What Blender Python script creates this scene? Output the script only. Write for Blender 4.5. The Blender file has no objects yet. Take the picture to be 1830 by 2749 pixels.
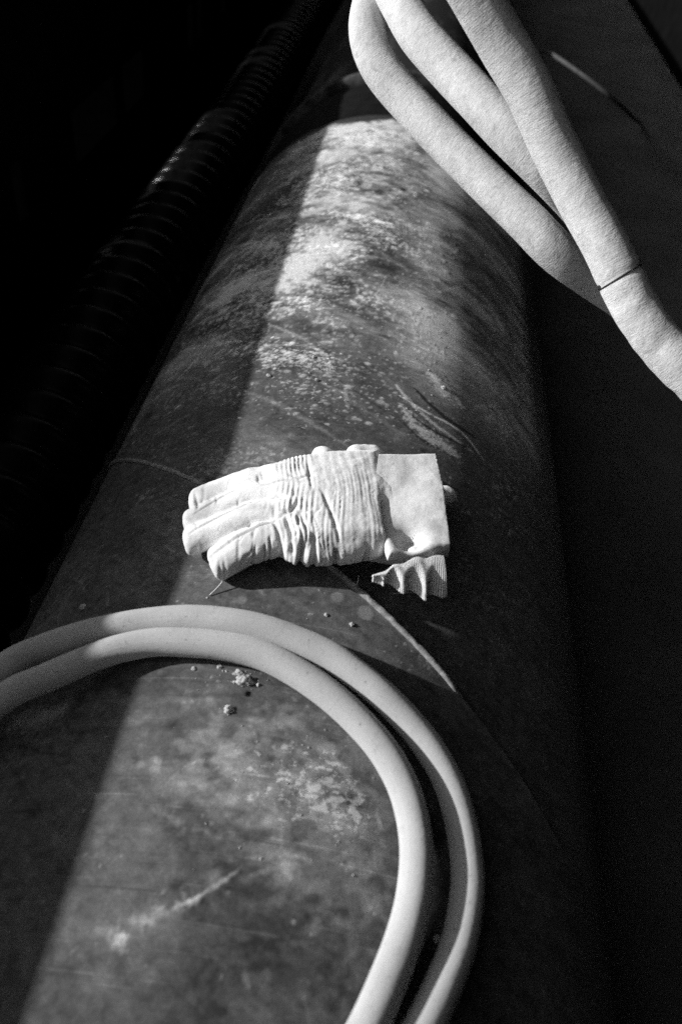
import bpy, math, random
import numpy as np
from mathutils import Matrix, Vector
random.seed(7); rng = np.random.default_rng(11)
S = bpy.context.scene; COL = S.collection
rad = math.radians

# ------------------------------------------------------------------ camera (solved from the photograph)
PW, PH, F = 1830.0, 2749.0, 2000.0
R = 0.35                                   # pipe radius, metres; pipe axis = world Y
CAMZ = 0.886542
M = np.array([[0.9843297, -0.17625343, -0.00545654],
              [0.12317775, 0.70939972, -0.69395913],
              [0.12618355, 0.68241246, 0.71999371]])
cam = bpy.data.cameras.new('camera'); camo = bpy.data.objects.new('camera', cam); COL.objects.link(camo)
cam.sensor_fit = 'VERTICAL'; cam.sensor_height = 36.0; cam.sensor_width = 24.0; cam.lens = F/PH*36.0
camo.matrix_world = Matrix([[*M[0], 0.0], [*M[1], 0.0], [*M[2], CAMZ], [0, 0, 0, 1]])
cam.clip_start = 0.02; cam.clip_end = 200
cam.dof.use_dof = True; cam.dof.focus_distance = 0.77; cam.dof.aperture_fstop = 4.2
S.camera = camo

# ------------------------------------------------------------------ light
SUN_EL = 22.0
w = bpy.data.worlds.new('World'); S.world = w; w.use_nodes = True
nt = w.node_tree; nt.nodes.clear()
sky = nt.nodes.new('ShaderNodeTexSky'); sky.sky_type = 'NISHITA'; sky.sun_disc = False
sky.sun_elevation = rad(SUN_EL); sky.sun_rotation = rad(-90)
bw = nt.nodes.new('ShaderNodeRGBToBW'); bg = nt.nodes.new('ShaderNodeBackground'); wo = nt.nodes.new('ShaderNodeOutputWorld')
bg.inputs[1].default_value = 0.11
nt.links.new(sky.outputs[0], bw.inputs[0]); nt.links.new(bw.outputs[0], bg.inputs[0]); nt.links.new(bg.outputs[0], wo.inputs[0])
sl = bpy.data.lights.new('sun', 'SUN'); sl.energy = 5.0; sl.angle = rad(0.9); sl.color = (1, 1, 1)
so = bpy.data.objects.new('sun', sl); COL.objects.link(so)
Ld = Vector((-math.cos(rad(SUN_EL)), 0.0, math.sin(rad(SUN_EL))))     # towards the sun: square to the pipe, from the left
so.rotation_euler = Ld.to_track_quat('Z', 'Y').to_euler()
S.view_settings.view_transform = 'Standard'; S.view_settings.look = 'None'; S.view_settings.exposure = 0.16; S.view_settings.gamma = 1.0
S.render.engine = 'CYCLES'; S.cycles.max_bounces = 6; S.cycles.use_denoising = False; S.cycles.use_adaptive_sampling = True; S.cycles.adaptive_threshold = .03; S.cycles.adaptive_min_samples = 32
try: S.cycles.denoiser = 'OPENIMAGEDENOISE'
except Exception: pass

# ------------------------------------------------------------------ helpers
def ray(p): return M @ np.array([p[0]-PW/2, -(p[1]-PH/2), -F])
def on_pipe(p, h=0.0):                      # photo point -> point on the cylinder of radius R+h about the pipe axis
    r = ray(p); r = r/np.linalg.norm(r); rr = R+h
    a = r[0]**2+r[2]**2; b = 2*r[2]*CAMZ; c = CAMZ**2-rr*rr
    d = max(b*b-4*a*c, 0.0)
    t = (-b-math.sqrt(d))/(2*a)
    return np.array([0, 0, CAMZ])+r*t
def at_range(p, t):
    r = ray(p); return np.array([0, 0, CAMZ])+r/np.linalg.norm(r)*t
def ay(p):                                  # photo point -> (arc length, y) on the pipe skin
    P = on_pipe(p); return np.array([math.atan2(P[0], P[2])*R, P[1]])

def tag(o, label=None, cat=None, group=None, kind=None):
    if label: o['label'] = label
    if cat: o['category'] = cat
    if group: o['group'] = group
    if kind: o['kind'] = kind
    return o
def empty(name, loc=(0, 0, 0)):
    o = bpy.data.objects.new(name, None); COL.objects.link(o); o.location = loc; o.empty_display_size = 0.05; return o
def mesh_obj(name, V, Fc, mat, parent=None, smooth=True, attrs=None, uv=None, origin=None):
    V = np.asarray(V, float)
    pl = np.array(parent.location) if parent is not None else np.zeros(3)
    if parent is not None and parent.parent is not None: pl = pl+np.array(parent.parent.location)
    if origin is None: origin = V.mean(0) if parent is None else pl
    me = bpy.data.meshes.new(name)
    Vl = V-np.asarray(origin)
    if isinstance(Fc, np.ndarray):
        n, k = Fc.shape
        me.vertices.add(len(Vl)); me.vertices.foreach_set('co', Vl.astype(np.float32).ravel())
        me.loops.add(n*k); me.loops.foreach_set('vertex_index', Fc.astype(np.int32).ravel())
        me.polygons.add(n); me.polygons.foreach_set('loop_start', np.arange(0, n*k, k, dtype=np.int32))
        me.polygons.foreach_set('loop_total', np.full(n, k, np.int32))
        me.update(calc_edges=True); me.validate()
    else:
        me.from_pydata([tuple(v) for v in Vl], [], [tuple(f) for f in Fc]); me.update()
    me.polygons.foreach_set('use_smooth', [smooth]*len(me.polygons))
    if attrs:
        for k_, a in attrs.items():
            at = me.attributes.new(k_, 'FLOAT', 'POINT'); at.data.foreach_set('value', np.asarray(a, np.float32))
    if uv is not None:
        l = me.uv_layers.new(name='uv'); idx = np.empty(len(me.loops), np.int32); me.loops.foreach_get('vertex_index', idx)
        l.data.foreach_set('uv', np.asarray(uv, np.float32)[idx].ravel())
    o = bpy.data.objects.new(name, me); COL.objects.link(o)
    if mat: me.materials.append(mat)
    if parent is not None:
        o.parent = parent; o.location = tuple(np.asarray(origin)-pl)
    else: o.location = tuple(origin)
    return o

class NT:
    def __init__(s, name):
        s.m = bpy.data.materials.new(name); s.m.use_nodes = True; s.t = s.m.node_tree; s.t.nodes.clear()
        s.out = s.n('ShaderNodeOutputMaterial'); s.b = s.n('ShaderNodeBsdfPrincipled'); s.l(s.b.outputs[0], s.out.inputs[0])
    def n(s, t, **k):
        x = s.t.nodes.new(t)
        for a, v in k.items():
            if a in ('operation', 'blend_type', 'data_type', 'noise_dimensions', 'wave_type', 'bands_direction', 'attribute_name', 'feature', 'use_clamp'): setattr(x, a, v)
            else: x.inputs[a.replace('_', ' ')].default_value = v
        return x
    def l(s, a, b): s.t.links.new(a, b)
    def attr(s, name): return s.n('ShaderNodeAttribute', attribute_name=name).outputs['Fac']
    def math(s, op, a, b=None, c=None):
        x = s.n('ShaderNodeMath', operation=op)
        for i, v in enumerate((a, b, c)):
            if v is None: continue
            if isinstance(v, (int, float)): x.inputs[i].default_value = v
            else: s.l(v, x.inputs[i])
        return x.outputs[0]
    def noise(s, scale, detail=4, rough=0.55, vec=None, dist=0.0):
        x = s.n('ShaderNodeTexNoise', Scale=scale, Detail=detail, Roughness=rough, Distortion=dist)
        if vec is not None: s.l(vec, x.inputs['Vector'])
        return x.outputs['Fac']
    def obj(s): return s.n('ShaderNodeTexCoord').outputs['Object']
    def uv(s): return s.n('ShaderNodeTexCoord').outputs['UV']
    def mapv(s, vec, scale):
        x = s.n('ShaderNodeMapping'); x.inputs['Scale'].default_value = scale; s.l(vec, x.inputs['Vector']); return x.outputs[0]
    def mr(s, v, a, b, c, d):
        x = s.n('ShaderNodeMapRange'); s.l(v, x.inputs[0])
        for i, q in enumerate((a, b, c, d)): x.inputs[i+1].default_value = q
        return x.outputs[0]
    def grey(s, v, sock='Base Color'):
        c = s.n('ShaderNodeCombineColor')
        for i in range(3): s.l(v, c.inputs[i])
        s.l(c.outputs[0], s.b.inputs[sock])
    def bump(s, hgt, strength, dist):
        x = s.n('ShaderNodeBump', Strength=strength, Distance=dist); s.l(hgt, x.inputs['Height']); s.l(x.outputs[0], s.b.inputs['Normal'])
    def setp(s, **k):
        for a, v in k.items():
            s.b.inputs[a.replace('_', ' ')].default_value = v
        return s.m

def hash3(i, j, k, seed):
    n = (i*374761393+j*668265263+k*2147483647*7+seed*1274126177) & 0xffffffff
    n = ((n ^ (n >> 13))*1274126177) & 0xffffffff
    n = ((n ^ (n >> 16))*2246822519) & 0xffffffff
    return ((n ^ (n >> 15)) & 0xffffff)/float(0xffffff)
def vnoise(x, y, z, seed=0):
    x, y, z = np.broadcast_arrays(x, y, z)
    xi, yi, zi = (np.floor(q).astype(np.int64) for q in (x, y, z))
    fx, fy, fz = x-xi, y-yi, z-zi
    fx, fy, fz = (q*q*(3-2*q) for q in (fx, fy, fz))
    r = 0
    for dx in (0, 1):
        for dy in (0, 1):
            for dz in (0, 1):
                r = r+hash3(xi+dx, yi+dy, zi+dz, seed)*(fx if dx else 1-fx)*(fy if dy else 1-fy)*(fz if dz else 1-fz)
    return r*2-1
def fbm(x, y, z, oct=4, seed=0, gain=.5):
    r, a, f = 0, 1, 1
    for o in range(oct): r = r+a*vnoise(x*f, y*f, z*f, seed+o*17); a *= gain; f *= 2.03
    return r
def sstep(a, b, x):
    t = np.clip((x-a)/(b-a), 0, 1); return t*t*(3-2*t)

def catmull(P, step):
    P = np.asarray(P, float); n = len(P); Q = np.vstack([2*P[0]-P[1], P, 2*P[-1]-P[-2]]); out = []
    for i in range(1, n):
        p0, p1, p2, p3 = Q[i-1], Q[i], Q[i+1], Q[i+2]
        k = max(2, int(np.linalg.norm(p2-p1)/step))
        for t in np.linspace(0, 1, k, endpoint=False):
            out.append(.5*((2*p1)+(-p0+p2)*t+(2*p0-5*p1+4*p2-p3)*t*t+(-p0+3*p1-3*p2+p3)*t**3))
    out.append(P[-1]); out = np.array(out)
    for _ in range(6): out[1:-1] = .25*out[:-2]+.5*out[1:-1]+.25*out[2:]
    return out
def tube(path, r, nseg=40, rfun=None, caps=True):
    P = np.asarray(path); n = len(P)
    T = np.gradient(P, axis=0); T /= np.linalg.norm(T, axis=1)[:, None]
    N = np.zeros_like(P); ref = np.array([0, 0, 1.]); v = ref-T[0]*(ref@T[0])
    if np.linalg.norm(v) < 1e-3: v = np.array([1., 0, 0])-T[0]*T[0][0]
    N[0] = v/np.linalg.norm(v)
    for i in range(1, n):
        v = N[i-1]-T[i]*(N[i-1]@T[i]); N[i] = v/np.linalg.norm(v)
    B = np.cross(T, N)
    s = np.concatenate([[0], np.cumsum(np.linalg.norm(np.diff(P, axis=0), axis=1))])
    th = np.linspace(0, 2*np.pi, nseg+1)           # doubled seam column keeps the uv clean
    rr = np.full((n, nseg+1), r) if rfun is None else rfun(s[:, None], th[None, :])*np.ones((n, nseg+1))
    V = P[:, None, :]+rr[..., None]*(np.cos(th)[None, :, None]*N[:, None, :]+np.sin(th)[None, :, None]*B[:, None, :])
    uv = np.stack([np.broadcast_to(s[:, None], rr.shape), np.broadcast_to(th[None]/(2*np.pi), rr.shape)], -1)
    i, j = np.meshgrid(np.arange(n-1), np.arange(nseg), indexing='ij'); a = i*(nseg+1)+j
    Fc = np.stack([a, a+1, a+nseg+2, a+nseg+1], -1).reshape(-1, 4)
    V = V.reshape(-1, 3); uv = uv.reshape(-1, 2)
    if caps:
        for e in (0, n-1):
            c = len(V); V = np.vstack([V, P[e]]); uv = np.vstack([uv, [s[e], .5]])
            k = np.arange(nseg)+e*(nseg+1)
            q = np.stack([np.full(nseg, c), k, k+1, np.full(nseg, c)], -1)
            Fc = np.vstack([Fc, q[:, [0, 1, 2, 2]]]) if False else Fc
    return V, Fc, uv
def boxes(L):
    V, Fc = [], []
    for (x0, x1, y0, y1, z0, z1) in L:
        b = len(V)
        V += [(x0, y0, z0), (x1, y0, z0), (x1, y1, z0), (x0, y1, z0), (x0, y0, z1), (x1, y0, z1), (x1, y1, z1), (x0, y1, z1)]
        Fc += [tuple(b+q for q in f) for f in ((0, 3, 2, 1), (4, 5, 6, 7), (0, 1, 5, 4), (1, 2, 6, 5), (2, 3, 7, 6), (3, 0, 4, 7))]
    return np.array(V, float), Fc

# ------------------------------------------------------------------ materials
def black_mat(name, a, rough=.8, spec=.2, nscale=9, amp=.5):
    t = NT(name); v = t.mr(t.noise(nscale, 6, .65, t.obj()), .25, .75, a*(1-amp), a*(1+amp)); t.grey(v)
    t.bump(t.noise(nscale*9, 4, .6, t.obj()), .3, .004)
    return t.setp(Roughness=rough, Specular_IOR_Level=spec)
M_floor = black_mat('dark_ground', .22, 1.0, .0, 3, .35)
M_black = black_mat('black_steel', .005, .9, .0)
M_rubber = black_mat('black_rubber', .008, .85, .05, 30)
t = NT('corrugated_plastic'); t.grey(t.mr(t.noise(60, 5, .6, t.obj()), .3, .7, .002, .007)); t.bump(t.noise(220, 4, .6, t.obj()), .3, .002)
M_plastic = t.setp(Roughness=.15, Specular_IOR_Level=.05)

def pipe_material():
    t = NT('dusty_pipe_steel'); al = t.attr('albedo'); fl = t.attr('fleck'); o = t.obj()
    cv = t.n('ShaderNodeCombineXYZ'); t.l(t.attr('arc'), cv.inputs[0]); t.l(t.attr('along'), cv.inputs[1]); uv = cv.outputs[0]
    f1 = t.mr(t.noise(420, 4, .75, uv), .3, .7, .72, 1.28)
    f2 = t.mr(t.noise(1500, 2, .6, o), .3, .7, .78, 1.22)
    v = t.math('MULTIPLY', t.math('MULTIPLY', al, f1), f2)
    for ang, sx, sy, lo_, hi_, val in ((.62, 7, 420, .655, .69, 1.55), (.50, 4, 250, .64, .74, 1.10), (-.15, 9, 380, .66, .70, .62), (1.25, 6, 420, .68, .71, 1.6), (.05, 3, 520, .665, .70, 1.45)):
        rot = t.n('ShaderNodeMapping'); rot.inputs['Rotation'].default_value = (0, 0, ang); rot.inputs['Scale'].default_value = (sx, sy, 1); rot.inputs['Location'].default_value = (ang*7, sx, 0); t.l(uv, rot.inputs['Vector'])
        v = t.math('MULTIPLY', v, t.mr(t.noise(1.0, 3, .55, rot.outputs[0], .12), lo_, hi_, 1.0, val))
    n2 = t.noise(560, 3, .6, uv); m2 = t.math('DIVIDE', t.math('SUBTRACT', n2, t.math('SUBTRACT', .745, t.math('MULTIPLY', fl, .06))), .03); m2.node.use_clamp = True
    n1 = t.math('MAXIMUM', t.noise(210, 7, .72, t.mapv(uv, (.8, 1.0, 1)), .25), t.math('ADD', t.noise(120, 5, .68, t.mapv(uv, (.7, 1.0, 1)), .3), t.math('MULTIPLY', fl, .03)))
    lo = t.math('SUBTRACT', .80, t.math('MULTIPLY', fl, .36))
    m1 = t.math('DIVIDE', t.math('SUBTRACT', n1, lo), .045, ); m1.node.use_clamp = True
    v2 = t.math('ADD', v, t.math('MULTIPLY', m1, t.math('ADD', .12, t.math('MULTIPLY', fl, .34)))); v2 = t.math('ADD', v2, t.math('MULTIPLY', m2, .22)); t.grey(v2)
    h = t.math('ADD', t.math('MULTIPLY', t.noise(700, 4, .7, o), .6), m1)
    t.bump(h, .35, .0012)
    t.l(t.mr(t.noise(40, 4, .6, o), .3, .7, .62, .9), t.b.inputs['Roughness'])
    return t.setp(Specular_IOR_Level=.25, Diffuse_Roughness=1.0)
M_pipe = pipe_material()

def hose_material():
    t = NT('pale_hose_rubber'); o = t.obj(); u = t.uv()
    a = t.mr(t.noise(26, 5, .6, o), .3, .75, .57, .48)
    b = t.mr(t.noise(120, 6, .75, o), .56, .74, 1.0, .78)
    st = t.mr(t.noise(14, 4, .6, t.mapv(u, (.35, 7, 1)), .4), .55, .75, 1.0, .84)
    sc = t.mr(t.noise(60, 4, .6, t.mapv(u, (3.2, .35, 1)), .3), .64, .68, 1.0, .68)
    g = t.mr(t.noise(900, 2, .7, o), .3, .7, .95, 1.05)
    t.grey(t.math('MULTIPLY', t.math('MULTIPLY', t.math('MULTIPLY', a, b), st), t.math('MULTIPLY', sc, g)))
    t.bump(t.noise(300, 3, .6, o), .2, .001)
    return t.setp(Roughness=.6, Specular_IOR_Level=.2, Diffuse_Roughness=.6)
M_hose = hose_material()
def fabric_hose_material():
    t = NT('woven_hose_jacket'); o = t.obj(); u = t.uv()
    a = t.mr(t.noise(38, 6, .62, o, .6), .35, .72, .68, .48)
    sp = t.mr(t.noise(70, 7, .78, o, .8), .55, .66, 1.0, .74)
    st = t.mr(t.noise(9, 5, .7, t.mapv(u, (14, 3, 1)), .3), .55, .75, 1.0, .82)
    sc = t.mr(t.noise(30, 4, .6, t.mapv(u, (1.0, 9, 1)), .5), .60, .72, 1.0, .80)
    g = t.mr(t.noise(800, 2, .7, o), .3, .7, .92, 1.08)
    t.grey(t.math('MULTIPLY', t.math('MULTIPLY', t.math('MULTIPLY', a, sp), st), t.math('MULTIPLY', sc, g)))
    wv = t.n('ShaderNodeTexWave', wave_type='BANDS', bands_direction='X', Scale=150.0, Distortion=3.0, Detail=2.0); wv.inputs['Detail Scale'].default_value = 2.0
    t.l(t.mapv(u, (1, 1.5, 1)), wv.inputs['Vector'])
    h = t.math('ADD', t.math('ADD', t.math('MULTIPLY', wv.outputs['Fac'], .06), t.math('MULTIPLY', t.noise(1.0, 4, .65, t.mapv(u, (330, 16, 1)), .4), .75)), t.math('MULTIPLY', t.noise(150, 5, .65, o), .9))
    t.bump(h, .62, .0014)
    return t.setp(Roughness=.85, Specular_IOR_Level=.15, Diffuse_Roughness=.3)
M_fabric = fabric_hose_material()
def glove_material(name, a0, a1, knit=False):
    t = NT(name); o = t.obj()
    a = t.mr(t.noise(45, 5, .65, o), .3, .72, a0, a1)
    b = t.math('MULTIPLY', t.mr(t.noise(170, 6, .78, o), .54, .74, 1.0, .84), t.mr(t.noise(1100, 2, .7, o), .3, .7, .92, 1.08))
    d = t.attr('dirt')
    t.grey(t.math('MULTIPLY', t.math('MULTIPLY', a, b), t.math('SUBTRACT', 1.0, d)))
    t.bump(t.noise(700, 4, .7, o), .30, .0008)
    return t.setp(Roughness=.95, Specular_IOR_Level=.1, Diffuse_Roughness=.25)
M_glove = glove_material('worn_glove_leather', .90, .80)
M_cuff = glove_material('glove_canvas', .80, .68)
M_knit = glove_material('knit_cotton', .86, .76)
t = NT('dry_dirt'); t.grey(t.mr(t.noise(260, 4, .6, t.obj()), .3, .7, .34, .62)); M_dirt = t.setp(Roughness=.95, Specular_IOR_Level=.1)
t = NT('straw_fibre'); t.grey(t.mr(t.noise(300, 2, .6, t.obj()), .3, .7, .5, .75)); M_straw = t.setp(Roughness=.8)
t = NT('dark_cord'); t.grey(t.mr(t.noise(500, 2, .6, t.obj()), .3, .7, .01, .05)); M_cord = t.setp(Roughness=.9)

# ------------------------------------------------------------------ setting: ground and dark blockers added round the pipe to cut sky light
GZ = -R-0.02
g = mesh_obj('ground', [(-40, -40, GZ), (40, -40, GZ), (40, 40, GZ), (-40, 40, GZ)], [(0, 1, 2, 3)], M_floor, smooth=False); tag(g, kind='structure')
def structure(name, L):
    V, Fc = boxes(L); o = mesh_obj(name, V, Fc, M_black, smooth=False, origin=(V[:, 0].mean(), V[:, 1].mean(), V[:, 2].min())); tag(o, kind='structure'); return o
structure('side_sky_block', [(1.62, 1.72, -2.2, 14.0, GZ, 1.9)])  # added on the right to cut sky light and keep sun off the ground
structure('back_sky_block', [(-.5, 1.616, -2.2, -2.1, GZ, 1.9)])  # unseen, added behind the camera to cut low sky light

structure('top_sky_block', [(-.35, 1.72, -2.2, 14.0, 1.904, 1.98)])  # unseen, added overhead to keep sky light off the pipe's right side
# the low steel barrier on the left whose top edge throws the straight shade along the pipe
bx = -.72
bar = empty('steel_barrier', (bx, 1.0, GZ)); tag(bar, 'low black steel barrier running along the left side of the pipe', 'barrier')
ZT = [(y_, R*math.cos(rad(f_))+(-bx-R*math.sin(rad(f_)))*math.tan(rad(SUN_EL))) for y_, f_ in ((-2.2, 22.0), (.05, 22.0), (.3, 22.8), (.6, 21.2), (1.0, 24.0), (1.5, 26.6), (2.2, 27.5), (14.0, 27.5))]
V, Fc = [], []
for (y, zt) in ZT: V += [(bx-.012, y, .24), (bx, y, .24), (bx, y, zt), (bx-.012, y, zt)]
for i in range(len(ZT)-1):
    a = 4*i
    for k in range(4): Fc.append((a+k, a+(k+1) % 4, a+4+(k+1) % 4, a+4+k))
Fc += [(0, 3, 2, 1), tuple(4*(len(ZT)-1)+q for q in (0, 1, 2, 3))]
mesh_obj('upper_rail', V, Fc, M_black, bar, smooth=False)
L_ = .40; tl = L_*math.tan(rad(SUN_EL))
V = [(bx, -2.2, GZ), (bx, -2.2, .13), (bx-L_, -2.2, .13+tl-.004), (bx-L_, -2.2, GZ)]; V += [(a_, 14.0, c_) for a_, b_, c_ in V]
mesh_obj('lower_plate', V, [(0, 1, 2, 3), (7, 6, 5, 4), (0, 4, 5, 1), (1, 5, 6, 2), (2, 6, 7, 3), (3, 7, 4, 0)], M_black, bar, smooth=False)  # sloped ledge added to hide the lit ground seen through the gaps
def gy(p):                                   # distance along the barrier at which light must pass to reach a glint seen at p
    r = ray(p); r = r/np.linalg.norm(r); return r[1]*(.104-CAMZ)/r[2]
gaps = [(gy((272, 670)), gy((288, 645))), (gy((408, 505)), gy((482, 385))), (gy((505, 362)), gy((550, 308))), (gy((632, 175)), gy((642, 160))), (gy((668, 150)), gy((676, 140))), (gy((714, 80)), gy((722, 68)))]
ys = [-2.2]+[q for g_ in gaps for q in g_]+[14.0]
for k in range(0, len(ys), 2):
    V, Fc = boxes([(bx-.010, bx-.002, ys[k], ys[k+1], .13, .24)]); mesh_obj('infill_plate', V, Fc, M_black, bar, smooth=False)

PEND_ = 4.785*R
# ------------------------------------------------------------------ the big pipe: skin painted on a canvas in (arc, y), then sampled by the mesh
CA0, CA1, CY0, CY1, RES = -.47, .29, -.12, 1.70, .0011
na, ny = int((CA1-CA0)/RES), int((CY1-CY0)/RES)
ca = CA0+(np.arange(na)+.5)*RES; cy = CY0+(np.arange(ny)+.5)*RES
A, Y = np.meshgrid(ca, cy, indexing='ij'); DEG = np.degrees(A/R)
fa = np.fft.fftfreq(na)[:, None]; fy = np.fft.fftfreq(ny)[None, :]
def field(la, ly, ang=0.0, seed=0, beta=0):     # smooth random field, feature lengths in mm along / across a direction
    r = np.random.default_rng(seed).standard_normal((na, ny)); c, s = math.cos(ang), math.sin(ang)
    k1 = (fa*c+fy*s)*la*.001/RES; k2 = (-fa*s+fy*c)*ly*.001/RES
    f = np.real(np.fft.ifft2(np.fft.fft2(r)*np.exp(-2*np.pi**2*.2*(k1**2+k2**2)))); return f/f.std()
def cloud(sizes, ang=0.0, ratio=1.0, seed=0):
    f = 0
    for i, s_ in enumerate(sizes): f = f+field(s_*ratio, s_, ang, seed+i)*(s_/sizes[0])**.5
    return f/f.std()
def samp0(c, a, y): return c[min(max(int((a-CA0)/RES), 0), na-1), min(max(int((y-CY0)/RES), 0), ny-1)]
alb = np.full((na, ny), .118); hgt = np.zeros((na, ny))
big = cloud([90, 40, 18, 8, 4], -.5, 1.8, 1); mid = cloud([24, 12, 6, 3], -.45, 2.2, 11); fine = cloud([5, 2.5, 1.5], 0, 1.2, 21)
alb *= 1+.06*big+.09*mid+.15*fine+.05*field(40, 2.2, -.6, 6)
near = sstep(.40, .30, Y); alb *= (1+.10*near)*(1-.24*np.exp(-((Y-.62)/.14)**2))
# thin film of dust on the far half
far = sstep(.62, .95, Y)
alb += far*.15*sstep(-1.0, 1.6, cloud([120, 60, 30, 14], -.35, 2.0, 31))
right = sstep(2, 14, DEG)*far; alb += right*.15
# speckles: thousands of separate splashes, thick along the top
def splat(a_, y_, ra, ry, am, ang=0.0, soft=.5):
    rmx = max(ra, ry)*1.6; i0, i1 = int((a_-rmx-CA0)/RES), int((a_+rmx-CA0)/RES)+2; j0, j1 = int((y_-rmx-CY0)/RES), int((y_+rmx-CY0)/RES)+2
    if i0 < 0 or j0 < 0 or i1 >= na or j1 >= ny: return
    dx, dy = A[i0:i1, j0:j1]-a_, Y[i0:i1, j0:j1]-y_; c, s_ = math.cos(ang), math.sin(ang)
    q = np.hypot((dx*c+dy*s_)/ra, (-dx*s_+dy*c)/ry); m_ = sstep(1.25, soft, q)
    alb[i0:i1, j0:j1] = np.maximum(alb[i0:i1, j0:j1], alb[i0:i1, j0:j1]*(1-m_)+am*m_); hgt[i0:i1, j0:j1] += .0004*m_
clump = .5+.5*np.tanh(1.3*cloud([70, 35, 16], -.3, 1.8, 43))
cnt_ = 0
while cnt_ < 9000:
    y_ = 1.08+.30*rng.standard_normal(); d_ = -14+15*rng.standard_normal(); a_ = rad(d_)*R
    if not (.66 < y_ < 1.66 and -56 < d_ < 20): continue
    cnt_ += 1
    if rng.random() > .04+1.0*samp0(clump, a_, y_)**1.8: continue
    r_ = .00120*math.exp(.5*rng.standard_normal()); splat(a_, y_, r_*rng.uniform(1, 2.1), r_*(1+.7*(y_-.7)), rng.uniform(.28, .62)*(.75+.25*sstep(.7, 1.1, y_)), rng.uniform(-.5, .5))
mask2 = sstep(2.1, 2.5, field(3.2, 3.0, 0, 51)+.8*cloud([50, 25], -.3, 1.6, 52)); alb += mask2*.14*sstep(.35, .55, Y)
alb *= 1+far*(.20*cloud([60, 30, 14, 6], -.30, 2.0, 33).clip(-1.8, 1.8)+.07*field(26, 3, -.25, 34)+.08*field(12, 3.0, .2, 35))
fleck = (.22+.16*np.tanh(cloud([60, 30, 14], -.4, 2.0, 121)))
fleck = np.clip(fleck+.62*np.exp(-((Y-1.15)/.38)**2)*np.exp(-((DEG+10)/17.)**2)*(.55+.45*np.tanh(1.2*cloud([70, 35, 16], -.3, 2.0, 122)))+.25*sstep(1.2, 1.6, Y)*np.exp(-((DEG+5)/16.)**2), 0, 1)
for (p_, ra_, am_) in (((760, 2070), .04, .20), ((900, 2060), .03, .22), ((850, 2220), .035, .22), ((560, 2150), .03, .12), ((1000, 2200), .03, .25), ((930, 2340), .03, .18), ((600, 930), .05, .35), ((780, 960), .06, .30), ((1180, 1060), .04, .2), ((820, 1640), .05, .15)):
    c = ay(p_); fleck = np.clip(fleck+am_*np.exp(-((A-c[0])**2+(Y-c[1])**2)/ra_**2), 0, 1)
# solid pale smears in the dust
def blob(p, ra, rb, ang, amp, seed, ragged=.6):
    global alb
    c = ay(p); dx, dy = A-c[0], Y-c[1]; cs, sn = math.cos(ang), math.sin(ang)
    q = ((dx*cs+dy*sn)/ra)**2+((-dx*sn+dy*cs)/rb)**2
    alb += amp*sstep(1.5, .3, np.sqrt(q)+ragged*.35*cloud([12, 6, 3], 0, 1.3, seed))
blob((860, 690), .055, .10, -.5, .24, 61); blob((800, 715), .026, .05, 0, .28, 62); blob((900, 640), .03, .05, .2, .10, 63)
blob((960, 345), .07, .06, 0, .28, 64, 1.2); blob((900, 480), .07, .16, 0, .14, 65, 1.3); blob((1050, 420), .05, .2, 0, .14, 66, 1.0)
blob((640, 770), .07, .045, .25, .28, 67, .9); blob((1120, 640), .05, .14, .1, .07, 68, .8)
blob((700, 390), .1, .05, 0, .10, 69); blob((760, 1210), .05, .03, -.4, .06, 70); blob((640, 1190), .05, .05, .4, .05, 71)
blob((710, 2060), .055, .03, -.2, .17, 72, 1.6); blob((540, 2150), .04, .012, -.5, .14, 73, 1.2); blob((640, 2110), .02, .02, -.5, .08, 74)
blob((850, 2190), .055, .05, -.9, .09, 75, 1.8); blob((420, 2080), .06, .10, .2, .06, 76, .7); blob((880, 2330), .05, .03, -.6, .10, 77, 1.8)
blob((330, 2430), .03, .05, .2, .06, 78, .8)
alb -= .045*sstep(1.4, .2, np.hypot((A-ay((860, 2560))[0])/.11, (Y-ay((860, 2560))[1])/.09)+.3*cloud([30, 12], 0, 1, 79))
alb -= .02*sstep(1.3, .3, np.hypot((A-ay((930, 1130))[0])/.07, (Y-ay((930, 1130))[1])/.10)+.3*cloud([30, 12], 0, 1, 80))
def line(pts, wd, amp, seed=0, rag=.5, h=0.0, dash=0.0, direct=False):      # a scratch, smear or drip through photo points
    global alb, hgt
    Q = np.array(pts if direct else [ay(p) for p in pts]); Q = catmull(np.c_[Q, np.zeros(len(Q))], .006)[:, :2]
    pad = wd*.004+.004
    i0, i1 = np.searchsorted(ca, [Q[:, 0].min()-pad, Q[:, 0].max()+pad]); j0, j1 = np.searchsorted(cy, [Q[:, 1].min()-pad, Q[:, 1].max()+pad])
    if i1 <= i0 or j1 <= j0: return
    a, y = A[i0:i1, j0:j1], Y[i0:i1, j0:j1]; best = np.full(a.shape, 1e9); tt = np.zeros(a.shape)
    n = len(Q)-1
    for k in range(n):
        d = Q[k+1]-Q[k]; L = d@d+1e-12; t_ = np.clip(((a-Q[k, 0])*d[0]+(y-Q[k, 1])*d[1])/L, 0, 1)
        dd = np.hypot(a-Q[k, 0]-t_*d[0], y-Q[k, 1]-t_*d[1]); m_ = dd < best; best[m_] = dd[m_]; tt[m_] = ((k+t_)/n)[m_]
    nz = fbm(a*420, y*420, 0*a, 3, seed); taper = np.sqrt(np.clip(4*tt*(1-tt), 0, 1))*.8+.2
    ww = wd*.001*(1+rag*nz)*taper
    m_ = sstep(1.15, .45, best/np.maximum(ww, 1e-5))
    if dash: m_ = m_*sstep(-.3, .3, vnoise(a*160, y*160, 0*a, seed+5)+1-dash*1.3)
    alb[i0:i1, j0:j1] += amp*m_; hgt[i0:i1, j0:j1] += h*m_
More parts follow.
